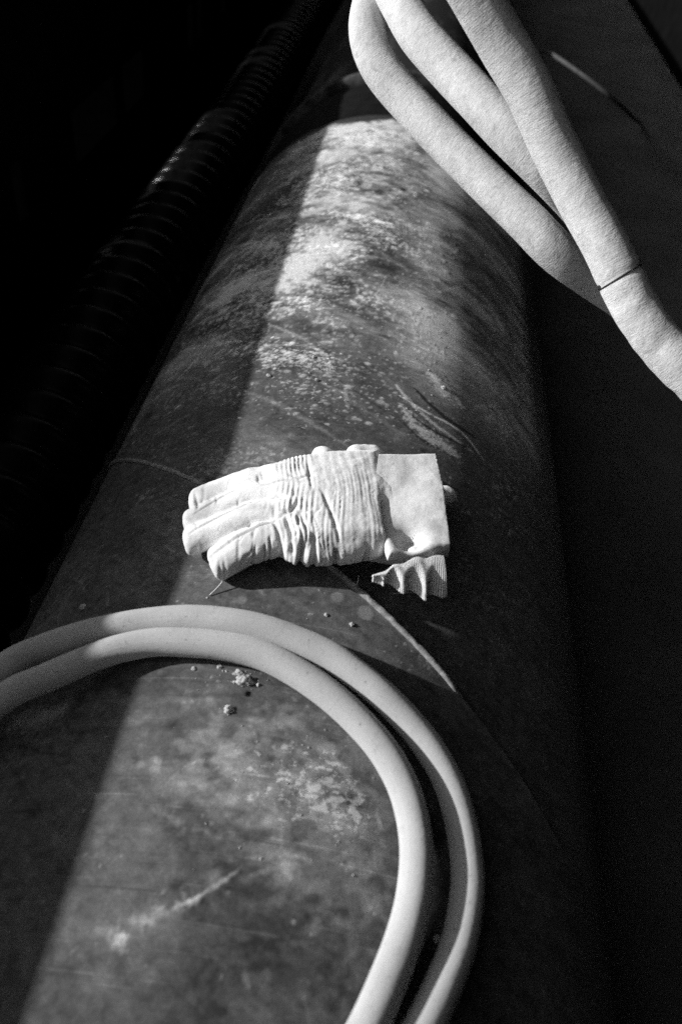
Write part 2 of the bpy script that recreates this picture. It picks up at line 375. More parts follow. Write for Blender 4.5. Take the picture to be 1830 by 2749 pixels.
sc = [  # photo points, half width mm, albedo change, raggedness, dashes
 ([(645, 2330), (560, 2395), (460, 2442)], 1.7, .30, .7, 0), ([(540, 2405), (420, 2462), (330, 2500), (285, 2528)], 4.6, .27, 1.0, .55), ([(460, 2440), (350, 2480), (300, 2490)], 3.0, .16, 1.2, .7), ([(310, 2530), (345, 2512)], 6.5, .16, 1.0, .3), ([(300, 2545), (335, 2505)], 7, .22, .9, 0), ([(255, 2495), (320, 2495)], 3, .16, 1, .5), ([(350, 2465), (420, 2465)], 6, .10, 1.2, .4),
 ([(655, 2305), (760, 2290), (840, 2310)], 2.5, .12, .8, .3), ([(660, 2355), (760, 2325), (840, 2315)], 2.2, .12, .8, .3),
 ([(880, 2020), (950, 2090), (1000, 2170), (1030, 2230)], 2.2, .15, 1, .5), ([(900, 2050), (985, 2160)], 1.6, .16, .6, .3), ([(1010, 2170), (1035, 2290)], 2, .12, .9, .5),
 ([(440, 2110), (500, 2050), (640, 2020), (700, 2005)], 2.5, .10, .9, .3), ([(400, 2165), (470, 2200), (560, 2235)], 3.0, .10, .9, .3), ([(755, 2210), (755, 2280)], 1.5, .12, .6, 0),
 ([(660, 2155), (740, 2190), (790, 2210)], 2.2, -.07, .5, 0), ([(520, 1790), (700, 1820)], 1.6, .05, .5, 0), ([(930, 1960), (985, 1975)], 2, .10, .8, 0),
 ([(980, 1830), (1120, 1960), (1150, 2050)], 3, .08, .8, .4), ([(690, 930), (850, 935), (880, 1010)], 2.2, .16, .8, .3), ([(720, 870), (830, 920), (880, 960), (885, 1010)], 2.6, .14, .8, 0), ([(925, 1040), (935, 1095)], 3.0, .13, .6, 0),
 ([(660, 1050), (760, 1090), (850, 1140), (930, 1190)], 4, .07, .8, 0), ([(700, 950), (820, 980), (920, 1030)], 3, .08, .7, 0), ([(900, 1050), (1010, 1120), (1090, 1170)], 4, .05, .7, 0),
 ([(1060, 1030), (1110, 1090), (1180, 1150), (1270, 1215)], 3.5, .32, .5, .2), ([(1075, 1085), (1130, 1155), (1235, 1225)], 10, .33, 1.1, .25), ([(1070, 1060), (1150, 1110), (1240, 1160), (1300, 1240)], 2.2, .45, .4, .2), ([(1150, 1000), (1200, 1060), (1245, 1095)], 12, .25, 1.2, .3), ([(1085, 1095), (1150, 1150), (1260, 1205)], 2.4, -.25, .3, 0), ([(1110, 1040), (1180, 1110), (1280, 1180)], 3.5, -.30, .3, 0),
 ([(1060, 1110), (1130, 1180), (1200, 1215)], 3, -.05, .3, 0), ([(1060, 1180), (1085, 1150)], 6, .06, 1, 0), ([(1080, 770), (1150, 800), (1220, 840)], 2.2, .20, .8, .6), ([(1120, 900), (1200, 960)], 2, .12, .8, .4), ([(1010, 900), (1060, 905), (1105, 930)], 3, -.09, .6, 0), ([(1050, 890), (1110, 920)], 2.4, -.08, .6, 0),
 ([(960, 620), (1060, 660), (1120, 690)], 5, -.05, .8, 0), ([(600, 680), (660, 655), (720, 650)], 3, .2, .8, .2), ([(590, 640), (700, 590), (800, 590)], 2, .2, .6, .3), ([(500, 890), (560, 855), (640, 830)], 4, .18, .7, 0), ([(540, 860), (620, 800), (700, 790)], 2.5, .18, .7, 0),
 ([(470, 950), (560, 930), (640, 915), (700, 925)], 2.6, .32, 1.2, .5), ([(475, 1020), (510, 985), (545, 945)], 3.0, .3, 1.2, .5), ([(470, 1000), (560, 1000), (650, 1010)], 3, .025, .4, 0), ([(430, 1025), (540, 1020), (640, 1040)], 2.5, .022, .4, 0), ([(400, 1095), (500, 1100), (600, 1115)], 2, .015, .4, 0),
 ([(660, 945), (730, 950)], 1.6, .26, .6, 0), ([(240, 1420), (258, 1408)], 5, .03, .4, 0), ([(300, 1310), (345, 1275)], 2, .03, .4, 0),
 ([(20, 1960), (90, 1925), (150, 1935), (180, 1890)], 13, .15, .7, 0), ([(60, 1965), (190, 1890)], 9, .10, .8, 0), ([(0, 1995), (120, 1985), (250, 1975)], 3, .03, .6, 0)]
for i, (pts, wd, am, rg, ds) in enumerate(sc): line(pts, wd, am, 100+i, rg, 0, ds)
for (p, r_, am) in [((980, 1646), .0082, .13), ((905, 1602), .0065, .12), ((650, 1612), .005, .10), ((472, 2368), .006, -.06), ((925, 2145), .008, -.07), ((165, 2010), .004, .03), ((590, 1845), .004, .06), ((528, 1970), .005, .09)]:
    c = ay(p); alb += am*sstep(1.1, .75, np.hypot(A-c[0], Y-c[1])/r_+.12*mid)
for k in range(230):                        # random fine scratches, most of them slanting with the weld
    a0_, y0_ = rng.uniform(-.30, .13), rng.uniform(.08, 1.45); th_ = (math.atan2(-.75, 1.0)+.35*rng.standard_normal()) if rng.random() < .6 else rng.uniform(0, math.pi)
    L_s = .012*math.exp(.8*rng.standard_normal())*(1+y0_); bend = .25*rng.standard_normal()
    q0 = np.array([a0_, y0_]); d_ = np.array([math.cos(th_), math.sin(th_)]); n_ = np.array([-d_[1], d_[0]])
    line([q0, q0+d_*L_s*.5+n_*L_s*bend*.2, q0+d_*L_s], rng.uniform(.7, 1.5)*(1+.4*y0_), rng.choice([1, 1, -.45])*rng.uniform(.04, .15), 400+k, .8, 0, rng.choice([0, .5]), True)
dimz = sstep(-21, -25, DEG)
for k in range(1500):
    y_ = rng.uniform(.72, 1.55); d_ = -23-abs(11*rng.standard_normal()); a_ = rad(d_)*R
    if rng.random() > .1+samp0(clump, a_, y_)**1.5: continue
    r_ = .0013*math.exp(.45*rng.standard_normal()); splat(a_, y_, r_*rng.uniform(1, 2.4), r_*(1+.6*(y_-.7)), rng.uniform(.3, .6), .2)
for k in range(26):
    y_ = rng.uniform(.75, 1.6); q0 = np.array([rad(-58)*R, y_]); L_s = rng.uniform(.05, .16); a1 = rng.uniform(-.3, .1)
    q0[0] = rad(rng.uniform(-62, -38))*R; line([q0, q0+np.array([L_s*.5, L_s*.5*a1+.006]), q0+np.array([L_s, L_s*a1])], rng.uniform(1.5, 4), rng.uniform(.06, .22), 900+k, .9, 0, rng.choice([0, .4, .6]), True)
# grooved rub marks along the helix (direction of the weld) and faint mill lines round the pipe
alb *= 1+.045*sstep(10, 0, DEG)*field(160, 1.6, math.atan2(-.70, 1.0), 91)+.05*field(200, 3, .05, 92)*sstep(.9, .5, Y)
for k in range(420):                                                # crumbs of pale grit, a millimetre or two
    a_, y_ = rng.uniform(-.30, .10), rng.uniform(.05, 1.5); i, j = int((a_-CA0)/RES), int((y_-CY0)/RES); q = rng.integers(0, 2)
    alb[i:i+1+q, j:j+1+rng.integers(0, 2)] += rng.uniform(.1, .4)
for (x0, y0, n, sx, sy) in [(1350, 1725, 26, 26, 30), (1190, 1190, 22, 70, 60), (1250, 1120, 14, 60, 50), (1130, 1780, 30, 60, 20)]:
    for k in range(n):
        a_, y_ = ay((x0+rng.normal()*sx, y0+rng.normal()*sy)); i, j = int((a_-CA0)/RES), int((y_-CY0)/RES)
        if 0 < i < na-2 and 0 < j < ny-2: alb[i:i+1, j:j+1] += .5
# helical weld
SEAM = lambda a: R*(1.275)-.70*a
ds = (Y-SEAM(A))*math.cos(math.atan(.70))
wn = fbm(A*90, Y*90, 0*A, 3, 5)
hgt += np.where(ds > 0, -.0070*(1-np.exp(-(np.maximum(ds, 0)/.003)**2))*np.exp(-(ds/.15)**2), 0)*sstep(-.16, -.05, A)
alb += .05*np.exp(-(ds/.006)**2)*(1+wn)+.03*np.exp(-((np.abs(ds-.016))/.0018)**2)
endn = Y-(PEND_-.028)+.014*cloud([40, 18, 8, 4], 0, 1.5, 130); alb *= 1-.88*sstep(-.012, .014, endn)
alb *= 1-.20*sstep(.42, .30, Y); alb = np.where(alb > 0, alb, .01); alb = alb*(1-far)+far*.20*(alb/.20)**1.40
alb = np.clip(alb*1.12, .035, .74)
def samp(c, a, y):
    x = np.clip((a-CA0)/RES-.5, 0, na-1.001); z = np.clip((y-CY0)/RES-.5, 0, ny-1.001); i, j = x.astype(int), z.astype(int); fx, fz = x-i, z-j
    return c[i, j]*(1-fx)*(1-fz)+c[i+1, j]*fx*(1-fz)+c[i, j+1]*(1-fx)*fz+c[i+1, j+1]*fx*fz
PEND = 4.785*R
dphi = np.radians(np.concatenate([np.arange(-76, 44, .20), np.arange(44, 284, 6.)])); dphi = np.append(dphi, dphi[0]+2*np.pi)
yy = np.concatenate([np.arange(-1.6, -.1, .1), np.arange(-.1, .80, .0015), np.arange(.80, PEND-.0001, .0030), [PEND-.003, PEND]])
PH_, YY = np.meshgrid(dphi, yy, indexing='ij'); aa = PH_*R
inside = sstep(CA1, CA1-.02, aa)*sstep(CA0, CA0+.02, aa)*sstep(CY0, CY0+.03, YY)
hh = samp(hgt, aa, YY)*inside; al_ = samp(alb, aa, YY)*inside+.12*(1-inside)
fk_ = samp(fleck, aa, YY)*inside+.1*(1-inside)
rr = R+hh-.004*sstep(PEND-.006, PEND, YY)
V = np.stack([rr*np.sin(PH_), YY, rr*np.cos(PH_)], -1).reshape(-1, 3)
n0, n1 = PH_.shape; i, j = np.meshgrid(np.arange(n0-1), np.arange(n1-1), indexing='ij'); a = i*n1+j
Fc = np.stack([a, a+1, a+n1+1, a+n1], -1).reshape(-1, 4)
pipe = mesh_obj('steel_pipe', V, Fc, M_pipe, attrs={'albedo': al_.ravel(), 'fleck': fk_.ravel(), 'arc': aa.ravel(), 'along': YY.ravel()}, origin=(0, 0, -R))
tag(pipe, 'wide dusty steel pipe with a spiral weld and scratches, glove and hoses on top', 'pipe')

an = np.linspace(-.50, .62, 560); ya = SEAM(an); wb = fbm(an*130, an*40, 0*an, 3, 8)
rs_ = R+.0012-.0065*sstep(.118, .15, an)
sp_ = np.stack([rs_*np.sin(an/R), ya, rs_*np.cos(an/R)], 1)
V, Fc, uv = tube(sp_, .0026, 12, lambda s_, th: .0027+.0006*vnoise(s_*260, np.cos(th), np.sin(th), 4)+.0004*vnoise(s_*60, 0*th, 0*th, 6))
t = NT('weld_steel'); t.grey(t.mr(t.noise(160, 4, .7, t.obj()), .35, .7, .15, .36)); t.bump(t.noise(600, 3, .6, t.obj()), .4, .001); M_weld = t.setp(Roughness=.7, Specular_IOR_Level=.3)
ws = mesh_obj('weld_seam', V, Fc, M_weld, pipe, origin=(0, 0, -R))
# coupling and the next pipe beyond the end
def ring_profile(name, prof, mat, parent=None, nseg=160, attrs=None, origin=None):
    P = np.array(prof); th = np.linspace(0, 2*np.pi, nseg, endpoint=False)
    V = np.stack([P[:, None, 0]*np.sin(th), np.broadcast_to(P[:, None, 1], (len(P), nseg)), P[:, None, 0]*np.cos(th)], -1).reshape(-1, 3)
    i, j = np.meshgrid(np.arange(len(P)-1), np.arange(nseg), indexing='ij'); a = i*nseg+j; b = i*nseg+(j+1) % nseg
    return mesh_obj(name, V, np.stack([a, a+nseg, b+nseg, b], -1).reshape(-1, 4), mat, parent, origin=origin)
cpl = ring_profile('rubber_coupling', [(R-.02, PEND-.02), (R-.012, PEND+.002), (R-.010, PEND+.06), (R-.006, PEND+.13), (R-.006, PEND+.20), (R-.012, PEND+.26), (R-.03, PEND+.27)], M_rubber, origin=(0, PEND+.1, -R))
tag(cpl, 'black rubber coupling sleeve round the far end of the dusty pipe', 'coupling')
t = NT('far_pipe_steel'); o_ = t.obj(); t.grey(t.mr(t.noise(9, 6, .7, t.mapv(o_, (1, .3, 1))), .52, .72, .02, .10)); M_far = t.setp(Roughness=.9, Specular_IOR_Level=.1)
t = NT('pale_rim'); t.grey(t.mr(t.noise(24, 5, .7, t.obj()), .40, .72, .015, .12)); M_rim = t.setp(Roughness=.9, Specular_IOR_Level=.1)
fp = ring_profile('steel_pipe', [(R-.022, PEND+.25), (R-.020, PEND+.30), (R-.020, 14.0)], M_far, origin=(0, 3.5, -R)); tag(fp, 'darker far pipe section beyond the black rubber coupling', 'pipe')
ring_profile('end_collar', [(R-.021, PEND+.272), (R+.004, PEND+.275), (R+.006, PEND+.280), (R+.006, PEND+.300), (R+.002, PEND+.305), (R-.021, PEND+.308)], M_rim, fp)

# ------------------------------------------------------------------ black corrugated drain pipe lying to the left
cx, cz, cr = -.491, .030, .100
prof = []
for y in np.arange(.5, 4.6, .0035):
    ph = (y/.062) % 1.0; prof.append((cr*(1-.15*(.5-.5*math.cos(2*math.pi*ph))**1.2), y))
P = np.array(prof); th = np.linspace(0, 2*np.pi, 72, endpoint=False); wob = .004*np.sin(P[:, 1]*3.1)
V = np.stack([cx+wob[:, None]+P[:, None, 0]*np.sin(th), np.broadcast_to(P[:, None, 1], (len(P), 72)), cz+P[:, None, 0]*np.cos(th)], -1).reshape(-1, 3)
i, j = np.meshgrid(np.arange(len(P)-1), np.arange(72), indexing='ij'); a = i*72+j; b = i*72+(j+1) % 72
o = mesh_obj('corrugated_pipe', V, np.stack([a, a+72, b+72, b], -1).reshape(-1, 4), M_plastic, origin=(cx, 2.5, cz-cr)); tag(o, 'glossy black corrugated pipe in the dark with glints on its ribs', 'pipe')

# ------------------------------------------------------------------ pale hose loops lying on the pipe in front
HR = .0121
def lifted(pts, ext): return np.vstack([np.array(ext), np.array([on_pipe((x, y), HR+l) for (x, y, l) in pts])])
inner = lifted([(0, 1882, .030), (115, 1824, .023), (230, 1774, .013), (310, 1744, .008), (400, 1725, .004), (480, 1723, .002), (600, 1734, .0), (700, 1757, 0), (795, 1804, 0), (890, 1870, 0), (970, 1945, 0), (1033, 2020, .001), (1087, 2122, .002), (1114, 2235, .002), (1118, 2330, .002), (1100, 2462, .002), (1060, 2585, .002), (992, 2748, .002), (910, 2900, .002), (800, 3080, .002)], [(-.44, .17, -.22), (-.42, .20, -.08), (-.38, .235, .05), (-.32, .262, .18)])
outer = lifted([(0, 1800, .032), (115, 1740, .024), (230, 1702, .014), (321, 1681, .008), (402, 1668, .004), (505, 1661, .003), (625, 1671, .004), (735, 1697, .003), (880, 1757, .002), (940, 1798, .002), (1022, 1862, .003), (1085, 1925, .002), (1150, 2005, .002), (1206, 2105, .002), (1236, 2205, .002), (1254, 2318, .002), (1254, 2401, .002), (1236, 2520, .002), (1206, 2605, .002), (1146, 2740, .002), (1070, 2870, .002), (960, 3040, .006)], [(-.455, .20, -.22), (-.435, .235, -.08), (-.40, .27, .05), (-.34, .297, .175)])
def hose(name, path, r, mat, label, group, step=.004, nseg=40, amp=.0002, seed=0, wr=None):
    p = catmull(path, step); root = empty(name, tuple(p[len(p)//2]-np.array([0, 0, r])))
    rf = lambda s, th: r+amp*vnoise(s*60+seed, np.cos(th)*1.5, np.sin(th)*1.5, seed)+(wr(s, th) if wr else 0)
    V, Fc, uv = tube(p, r, nseg, rf); return p, V, Fc, uv, root
for nm_, pth, lab in (('hose', inner, 'thicker looking white hose loop nearest the camera, inner of the two loops'), ('hose', outer, 'white hose loop round the outside of the front loop, half in shade at right')):
    p = catmull(pth, .004); V, Fc, uv = tube(p, HR, 44, lambda s, th: HR+.00025*vnoise(s*50, np.cos(th)*1.5, np.sin(th)*1.5, 3))
    o = mesh_obj('hose', V, Fc, M_hose, uv=uv, origin=p[len(p)//2]); tag(o, lab, 'hose', 'white hose loops on the pipe')

# ------------------------------------------------------------------ woven hoses hanging across the upper right
FR = .0245
def at(pts): return np.array([at_range((x, y), t_) for (x, y, t_) in pts])
hairpin = at([(2050, 1180, .92), (1950, 1090, .91), (1838, 1005, 1.02), (1752, 900, 1.0), (1692, 822, .975), (1618, 768, .95), (1495, 678, .918), (1408, 590, .92), (1297, 482, .94), (1180, 365, .965), (1090, 268, .99), (1018, 180, 1.01), (988, 100, 1.03), (992, 30, 1.045), (1012, -30, 1.06), (1040, -45, 1.045), (1072, 5, 1.015), (1105, 66, .985), (1143, 118, .965), (1231, 213, .935), (1321, 310, .905), (1403, 392, .89), (1496, 486, .895), (1590, 598, .945), (1664, 730, 1.01), (1730, 870, 1.06), (1825, 985, 1.10)])
single = at([(1050, -400, .80), (1150, -230, .80), (1218, -110, .80), (1281, 0, .80), (1352, 125, .80), (1420, 242, .797), (1487, 394, .795), (1560, 540, .79), (1628, 668, .785), (1678, 775, .783), (1735, 878, .785), (1830, 985, .79), (1960, 1100, .80), (2120, 1210, .82)])
def wrk(s0, s1, amp, seed):
    return lambda s, th: amp*sstep(s0-.03, s0+.01, s)*sstep(s1+.03, s1-.01, s)*vnoise(s*130, np.cos(th)*1.2+3, np.sin(th)*1.2, seed)
for pth, lab, seed, r_ in ((hairpin, 'pale woven hose bent back on itself in a tight hairpin at the top', 5, .0224), (single, 'single pale woven hose with a dark cord tied round it, lying over the hairpin', 9, .0212)):
    p = catmull(pth, .003); L = np.linalg.norm(np.diff(p, axis=0), axis=1).sum()
    rf = lambda s, th: r_+.0005*vnoise(s*22, np.cos(th)*1.3, np.sin(th)*1.3, seed)+.00009*vnoise(s*420, np.cos(th)*14, np.sin(th)*14, seed+1)
    if seed == 9:
        d = np.linalg.norm(p-at_range((1662, 745), .783), axis=1); k = int(d.argmin()); s_k = np.linalg.norm(np.diff(p[:k+1], axis=0), axis=1).sum()
        base = rf
        rf = lambda s, th: base(s, th)-.0012*np.exp(-((s-s_k)/.003)**2)+.0011*vnoise((s+.012*np.cos(th+1))*90, np.cos(th)*.8, np.sin(th)*.8, 77)*sstep(s_k+.004, s_k+.03, s)*sstep(s_k+.16, s_k+.10, s)
    V, Fc, uv = tube(p, r_, 72, rf)
    o = mesh_obj('woven_hose', V, Fc, M_fabric, uv=uv, origin=p[len(p)//2]); tag(o, lab, 'hose', 'pale woven hoses at upper right')
    if seed == 9:
        T = p[k+1]-p[k-1]; T /= np.linalg.norm(T); cam_dir = np.array([0, 0, CAMZ])-p[k]; e1 = cam_dir-T*(cam_dir@T); e1 /= np.linalg.norm(e1); e2 = np.cross(T, e1)
        an = np.linspace(0, 2*np.pi, 73); ringp = p[k]+(r_-.0003)*(np.cos(an)[:, None]*e1+np.sin(an)[:, None]*e2)+T*(.0022*np.sin(an*1.0+.5))[:, None]
        V, Fc, uv = tube(ringp, .0007, 8)
        tg = mesh_obj('tie_cord', V, Fc, M_cord, o, origin=p[k]); tg.location = tuple(p[k]-np.array(o.location))
        kn = p[k]+(r_)*(math.cos(-1.25)*e1+math.sin(-1.25)*e2)
        if np.dot(kn-p[k], e2) > 0: kn = kn
        sg = 1 if (M.T @ e2)[0] < 0 else -1
        kn = p[k]+(r_+.0005)*(math.cos(1.2)*e1+sg*math.sin(1.2)*e2)
        an = np.linspace(0, 2*np.pi, 25); kp = kn+.0009*(np.cos(an)[:, None]*T+np.sin(an)[:, None]*e2)
        V, Fc, uv = tube(kp, .0011, 8); kk = mesh_obj('knot', V, Fc, M_cord, tg, origin=kn)
        kk.location = tuple(kn-p[k])

def on_shade(p, dz):                        # point on the ray through p, dz above the plane of shade behind the pipe
    r = ray(p); r = r/np.linalg.norm(r); te = math.tan(rad(SUN_EL)); c0_ = R/math.cos(rad(SUN_EL))+dz
    t_ = (c0_-CAMZ)/(r[2]+te*r[0]); return np.array([0, 0, CAMZ])+r*t_
cb = catmull(np.array([on_shade((1452, 138), -.30), on_shade((1458, 138), -.16), on_shade((1468, 140), -.06), on_shade((1500, 158), -.010), on_shade((1590, 222), .016), on_shade((1672, 290), .006), on_shade((1700, 318), -.06), on_shade((1714, 328), -.16), on_shade((1720, 334), -.30)]), .004)  # made up, arched through the shade plane to give a lit sliver
V, Fc, uv = tube(cb, .0065, 24); t = NT('dark_cable_rubber'); t.grey(t.mr(t.noise(60, 4, .6, t.obj()), .3, .7, .06, .10)); M_cable = t.setp(Roughness=.8, Specular_IOR_Level=.1)
o = mesh_obj('cable', V, Fc, M_cable, uv=uv, origin=cb[len(cb)//2]); tag(o, 'dark cable added at upper right, arched so that only a faint sliver is lit', 'cable')

# ------------------------------------------------------------------ gloves: signed distance fields turned into meshes
def zb(x): return np.sqrt(np.maximum(R*R-x*x, 0))+.010*np.clip((x-.02)/.09, 0, 2)**1.5
def q_(p, h):
    P = on_pipe(p, h); return np.array([P[0], P[1], P[2]-zb(P[0])])
def capsule(X, Yg, Hh, a, b, ra, rb):
    d = b-a; L = d@d; t_ = np.clip(((X-a[0])*d[0]+(Yg-a[1])*d[1]+(Hh-a[2])*d[2])/L, 0, 1)
    return np.sqrt((X-a[0]-t_*d[0])**2+(Yg-a[1]-t_*d[1])**2+(Hh-a[2]-t_*d[2])**2)-(ra+(rb-ra)*t_)
def chain(X, Yg, Hh, P, rr):
    d = None
    for i in range(len(P)-1):
        c = capsule(X, Yg, Hh, P[i], P[i+1], rr[i], rr[i+1]); d = c if d is None else np.minimum(d, c)
    return d
def smin(a, b, k):
    h = np.clip(.5+.5*(b-a)/k, 0, 1); return b*(1-h)+a*h-k*h*(1-h)
def poly2(X, Yg, P):
    P = np.asarray(P)[:, :2]; n = len(P); d = np.full(X.shape, 1e9); ins = np.zeros(X.shape, bool)
    for i in range(n):
        a, b = P[i], P[(i+1) % n]; e = b-a; t_ = np.clip(((X-a[0])*e[0]+(Yg-a[1])*e[1])/(e@e), 0, 1)
        d = np.minimum(d, np.hypot(X-a[0]-t_*e[0], Yg-a[1]-t_*e[1]))
        c = ((a[1] > Yg) != (b[1] > Yg)) & (X < (b[0]-a[0])*(Yg-a[1])/(b[1]-a[1]+1e-12)+a[0]); ins ^= c
    return np.where(ins, -d, d)
def slab(d2, Hh, hc, ht, r):
    u = d2+r; v = np.abs(Hh-hc)-(ht-r)
    return np.minimum(np.maximum(u, v), 0)+np.hypot(np.maximum(u, 0), np.maximum(v, 0))-r
def nets(D, org, res):
    n = D.shape; neg = D < 0
    c = [neg[dx:n[0]-1+dx, dy:n[1]-1+dy, dz:n[2]-1+dz] for dx in (0, 1) for dy in (0, 1) for dz in (0, 1)]
    s = sum(q.astype(np.int8) for q in c); act = (s > 0) & (s < 8)
    idx = -np.ones(act.shape, np.int64); I = np.argwhere(act); idx[act] = np.arange(len(I))
    acc = np.zeros((len(I), 3)); cnt = np.zeros(len(I))
    cor = [(dx, dy, dz) for dx in (0, 1) for dy in (0, 1) for dz in (0, 1)]
    val = {q: D[I[:, 0]+q[0], I[:, 1]+q[1], I[:, 2]+q[2]] for q in cor}
    for a in cor:
        for ax in range(3):
            if a[ax]: continue
            b = list(a); b[ax] = 1; b = tuple(b); va, vb = val[a], val[b]; m = (va < 0) != (vb < 0)
            t_ = va[m]/(va[m]-vb[m]); p = np.tile(np.array(a, float), (m.sum(), 1)); p[:, ax] += t_; acc[m] += p; cnt[m] += 1
    V = (I+acc/cnt[:, None])*res+org
    Fs = []
    for ax in range(3):
        o1, o2 = [(1, 2), (2, 0), (0, 1)][ax]
        sl0 = [slice(1, -1)]*3; sl0[ax] = slice(0, -1); sl1 = [slice(1, -1)]*3; sl1[ax] = slice(1, None)
        a_, b_ = neg[tuple(sl0)], neg[tuple(sl1)]; E_ = np.argwhere(a_ != b_); off = np.ones(3, int); off[ax] = 0; E_ = E_+off
        flip = ~neg[E_[:, 0], E_[:, 1], E_[:, 2]]
        def at_(d1, d2):
            Q = E_.copy(); Q[:, o1] -= d1; Q[:, o2] -= d2; return idx[Q[:, 0], Q[:, 1], Q[:, 2]]
        q = np.stack([at_(1, 1), at_(0, 1), at_(0, 0), at_(1, 0)], -1); q[flip] = q[flip][:, ::-1]
        q = q[(q >= 0).all(1)]; Fs.append(q)
    return V, np.vstack(Fs)
def grid(lo, hi, res):
    ax = [np.arange(lo[i], hi[i], res) for i in range(3)]; return np.meshgrid(*ax, indexing='ij'), np.array(lo)
def normals(V, Fc):
    n = np.cross(V[Fc[:, 2]]-V[Fc[:, 0]], V[Fc[:, 3]]-V[Fc[:, 1]]); N = np.zeros_like(V)
    for k in range(4):
        for c in range(3): N[:, c] += np.bincount(Fc[:, k], n[:, c], len(V))
    return N/np.maximum(np.linalg.norm(N, axis=1), 1e-12)[:, None]
def to_world(V):
    W_ = V.copy(); W_[:, 2] = V[:, 2]+zb(V[:, 0]); return W_
def seg_d(x, y, pts):
    P = np.array([q_(p, .045)[:2] for p in pts]); d = np.full(x.shape, 1e9); tt = np.zeros(x.shape)
    for k in range(len(P)-1):
        e = P[k+1]-P[k]; t_ = np.clip(((x-P[k, 0])*e[0]+(y-P[k, 1])*e[1])/(e@e), 0, 1); dd = np.hypot(x-P[k, 0]-t_*e[0], y-P[k, 1]-t_*e[1]); m = dd < d
        d[m] = dd[m]; tt[m] = ((k+t_)/(len(P)-1))[m]
    return d, tt

base = q_((850, 1400), 0.0)
glove = empty('work_glove', tuple(to_world(np.array([[base[0], base[1], 0.0]]))[0])); tag(glove, 'pale work glove lying flat on top, fingers to the left and wrinkled back', 'glove', 'pair of work gloves on the pipe')
res = .00095
(X, Yg, Hh), org = grid((-.165, .375, -.004), (.105, .66, .070), res)
FG = [  # photo point, height, radius
 [((530, 1346), .021, .0150), ((601, 1319), .026, .0150), ((670, 1295), .031, .0152), ((770, 1284), .034, .0150)],
 [((515, 1404), .021, .0156), ((601, 1366), .027, .0156), ((670, 1337), .032, .0156), ((770, 1328), .035, .0150)],
 [((518, 1450), .021, .0158), ((601, 1418), .027, .0158), ((670, 1390), .032, .0158), ((780, 1380), .035, .0150)],
 [((588, 1510), .0165, .0178), ((645, 1478), .024, .0182), ((700, 1456), .030, .0180), ((800, 1440), .033, .0170)]]
D = None
for fg in FG:
    P = [q_(p, h) for p, h, r_ in fg]; d = chain(X, Yg, Hh, P, [f[2] for f in fg])
    ax_ = (P[0]-P[1])/np.linalg.norm(P[0]-P[1]); pl_ = (X-P[0][0])*ax_[0]+(Yg-P[0][1])*ax_[1]+(Hh-P[0][2])*ax_[2]-.0075; d = -smin(-d, -pl_, .007); D = d if D is None else smin(D, d, .0022)
palm = [q_(p, .038) for p in ((715, 1268), (790, 1243), (890, 1230), (1012, 1226), (1020, 1300), (1030, 1375), (1038, 1462), (960, 1470), (860, 1472), (780, 1470), (745, 1400))]
d2 = poly2(X[:, :, 0], Yg[:, :, 0], palm)[:, :, None]
dome = np.clip(-d2/.03, 0, 1)
D = smin(D, slab(d2-.004, Hh, .0325, .0185+.0030*dome, .0135), .007)
for pts in ([((1012, 1285), .036), ((1042, 1330), .039), ((1062, 1398), .037)], [((1000, 1472), .036), ((900, 1484), .033), ((800, 1492), .030)]):
    P = [q_(p, h) for p, h in pts]; D = smin(D, chain(X, Yg, Hh, P, [.0095, .0120, .0095]), .008)
P = [q_((1000, 1330), .030), q_((1080, 1340), .026)]; D = smin(D, chain(X, Yg, Hh, P, [.018, .011]), .01)
D = np.maximum(D, -Hh-.0005)
V, Fc = nets(D, org, res); N = normals(V, Fc); x, y, h = V.T; up = np.clip(N[:, 2], 0, 1)
y0 = .47
# folds running across the back of the hand
xs = x+.22*(y-y0)+.0035*fbm(x*25, y*18, 0*x, 2, 3)
onp = sstep(q_((745, 1400), .03)[0], q_((800, 1400), .03)[0], xs)*sstep(q_((1040, 1380), .03)[0], q_((1005, 1380), .03)[0], xs)
env = .5+.75*vnoise(x*48, y*24, 0*x, 12)+.25*vnoise(x*120, y*60, 0*x, 13)
ph = xs/.0045*2*np.pi+1.6*vnoise(x*30, y*45, 0*x, 4)
disp = (.00013+.00016*sstep(q_((880, 1400), .03)[0], q_((800, 1400), .03)[0], xs))*np.clip(env*1.2, .08, 1.3)*np.sin(ph)*onp+.00012*np.sin(xs/.0100*2*np.pi+2*vnoise(x*20, y*30, 0*x, 6))*onp
# knuckle puckers
kn = np.exp(-((xs-q_((790, 1400), .03)[0])/.020)**2)
disp += kn*.0007*np.sin(xs/.0050*2*np.pi+2.5*vnoise(x*40, y*60, 0*x, 14))*(.15+1.3*np.abs(vnoise(x*15, y*62, 0*x, 15)))
disp += .00032*fbm(x*120, y*120, h*120, 3, 8)+.00007*fbm(x*420, y*260, h*300, 2, 88)+.0009*vnoise(x*45, y*60, h*45, 9)
def groove(pts, wd, dep):
    global disp
    d, tt = seg_d(x, y, pts); disp = disp-.62*dep*np.exp(-(d/wd)**2)*np.sqrt(np.clip(4*tt*(1-tt), 0, 1)+.05)*(h > .012)
groove([(690, 1345), (740, 1340), (765, 1350)], .0020, .0060); groove([(755, 1378), (775, 1385), (800, 1362)], .0022, .0055); groove([(762, 1390), (775, 1430), (785, 1475)], .0022, .0065); groove([(800, 1385), (825, 1440)], .0016, .0032)
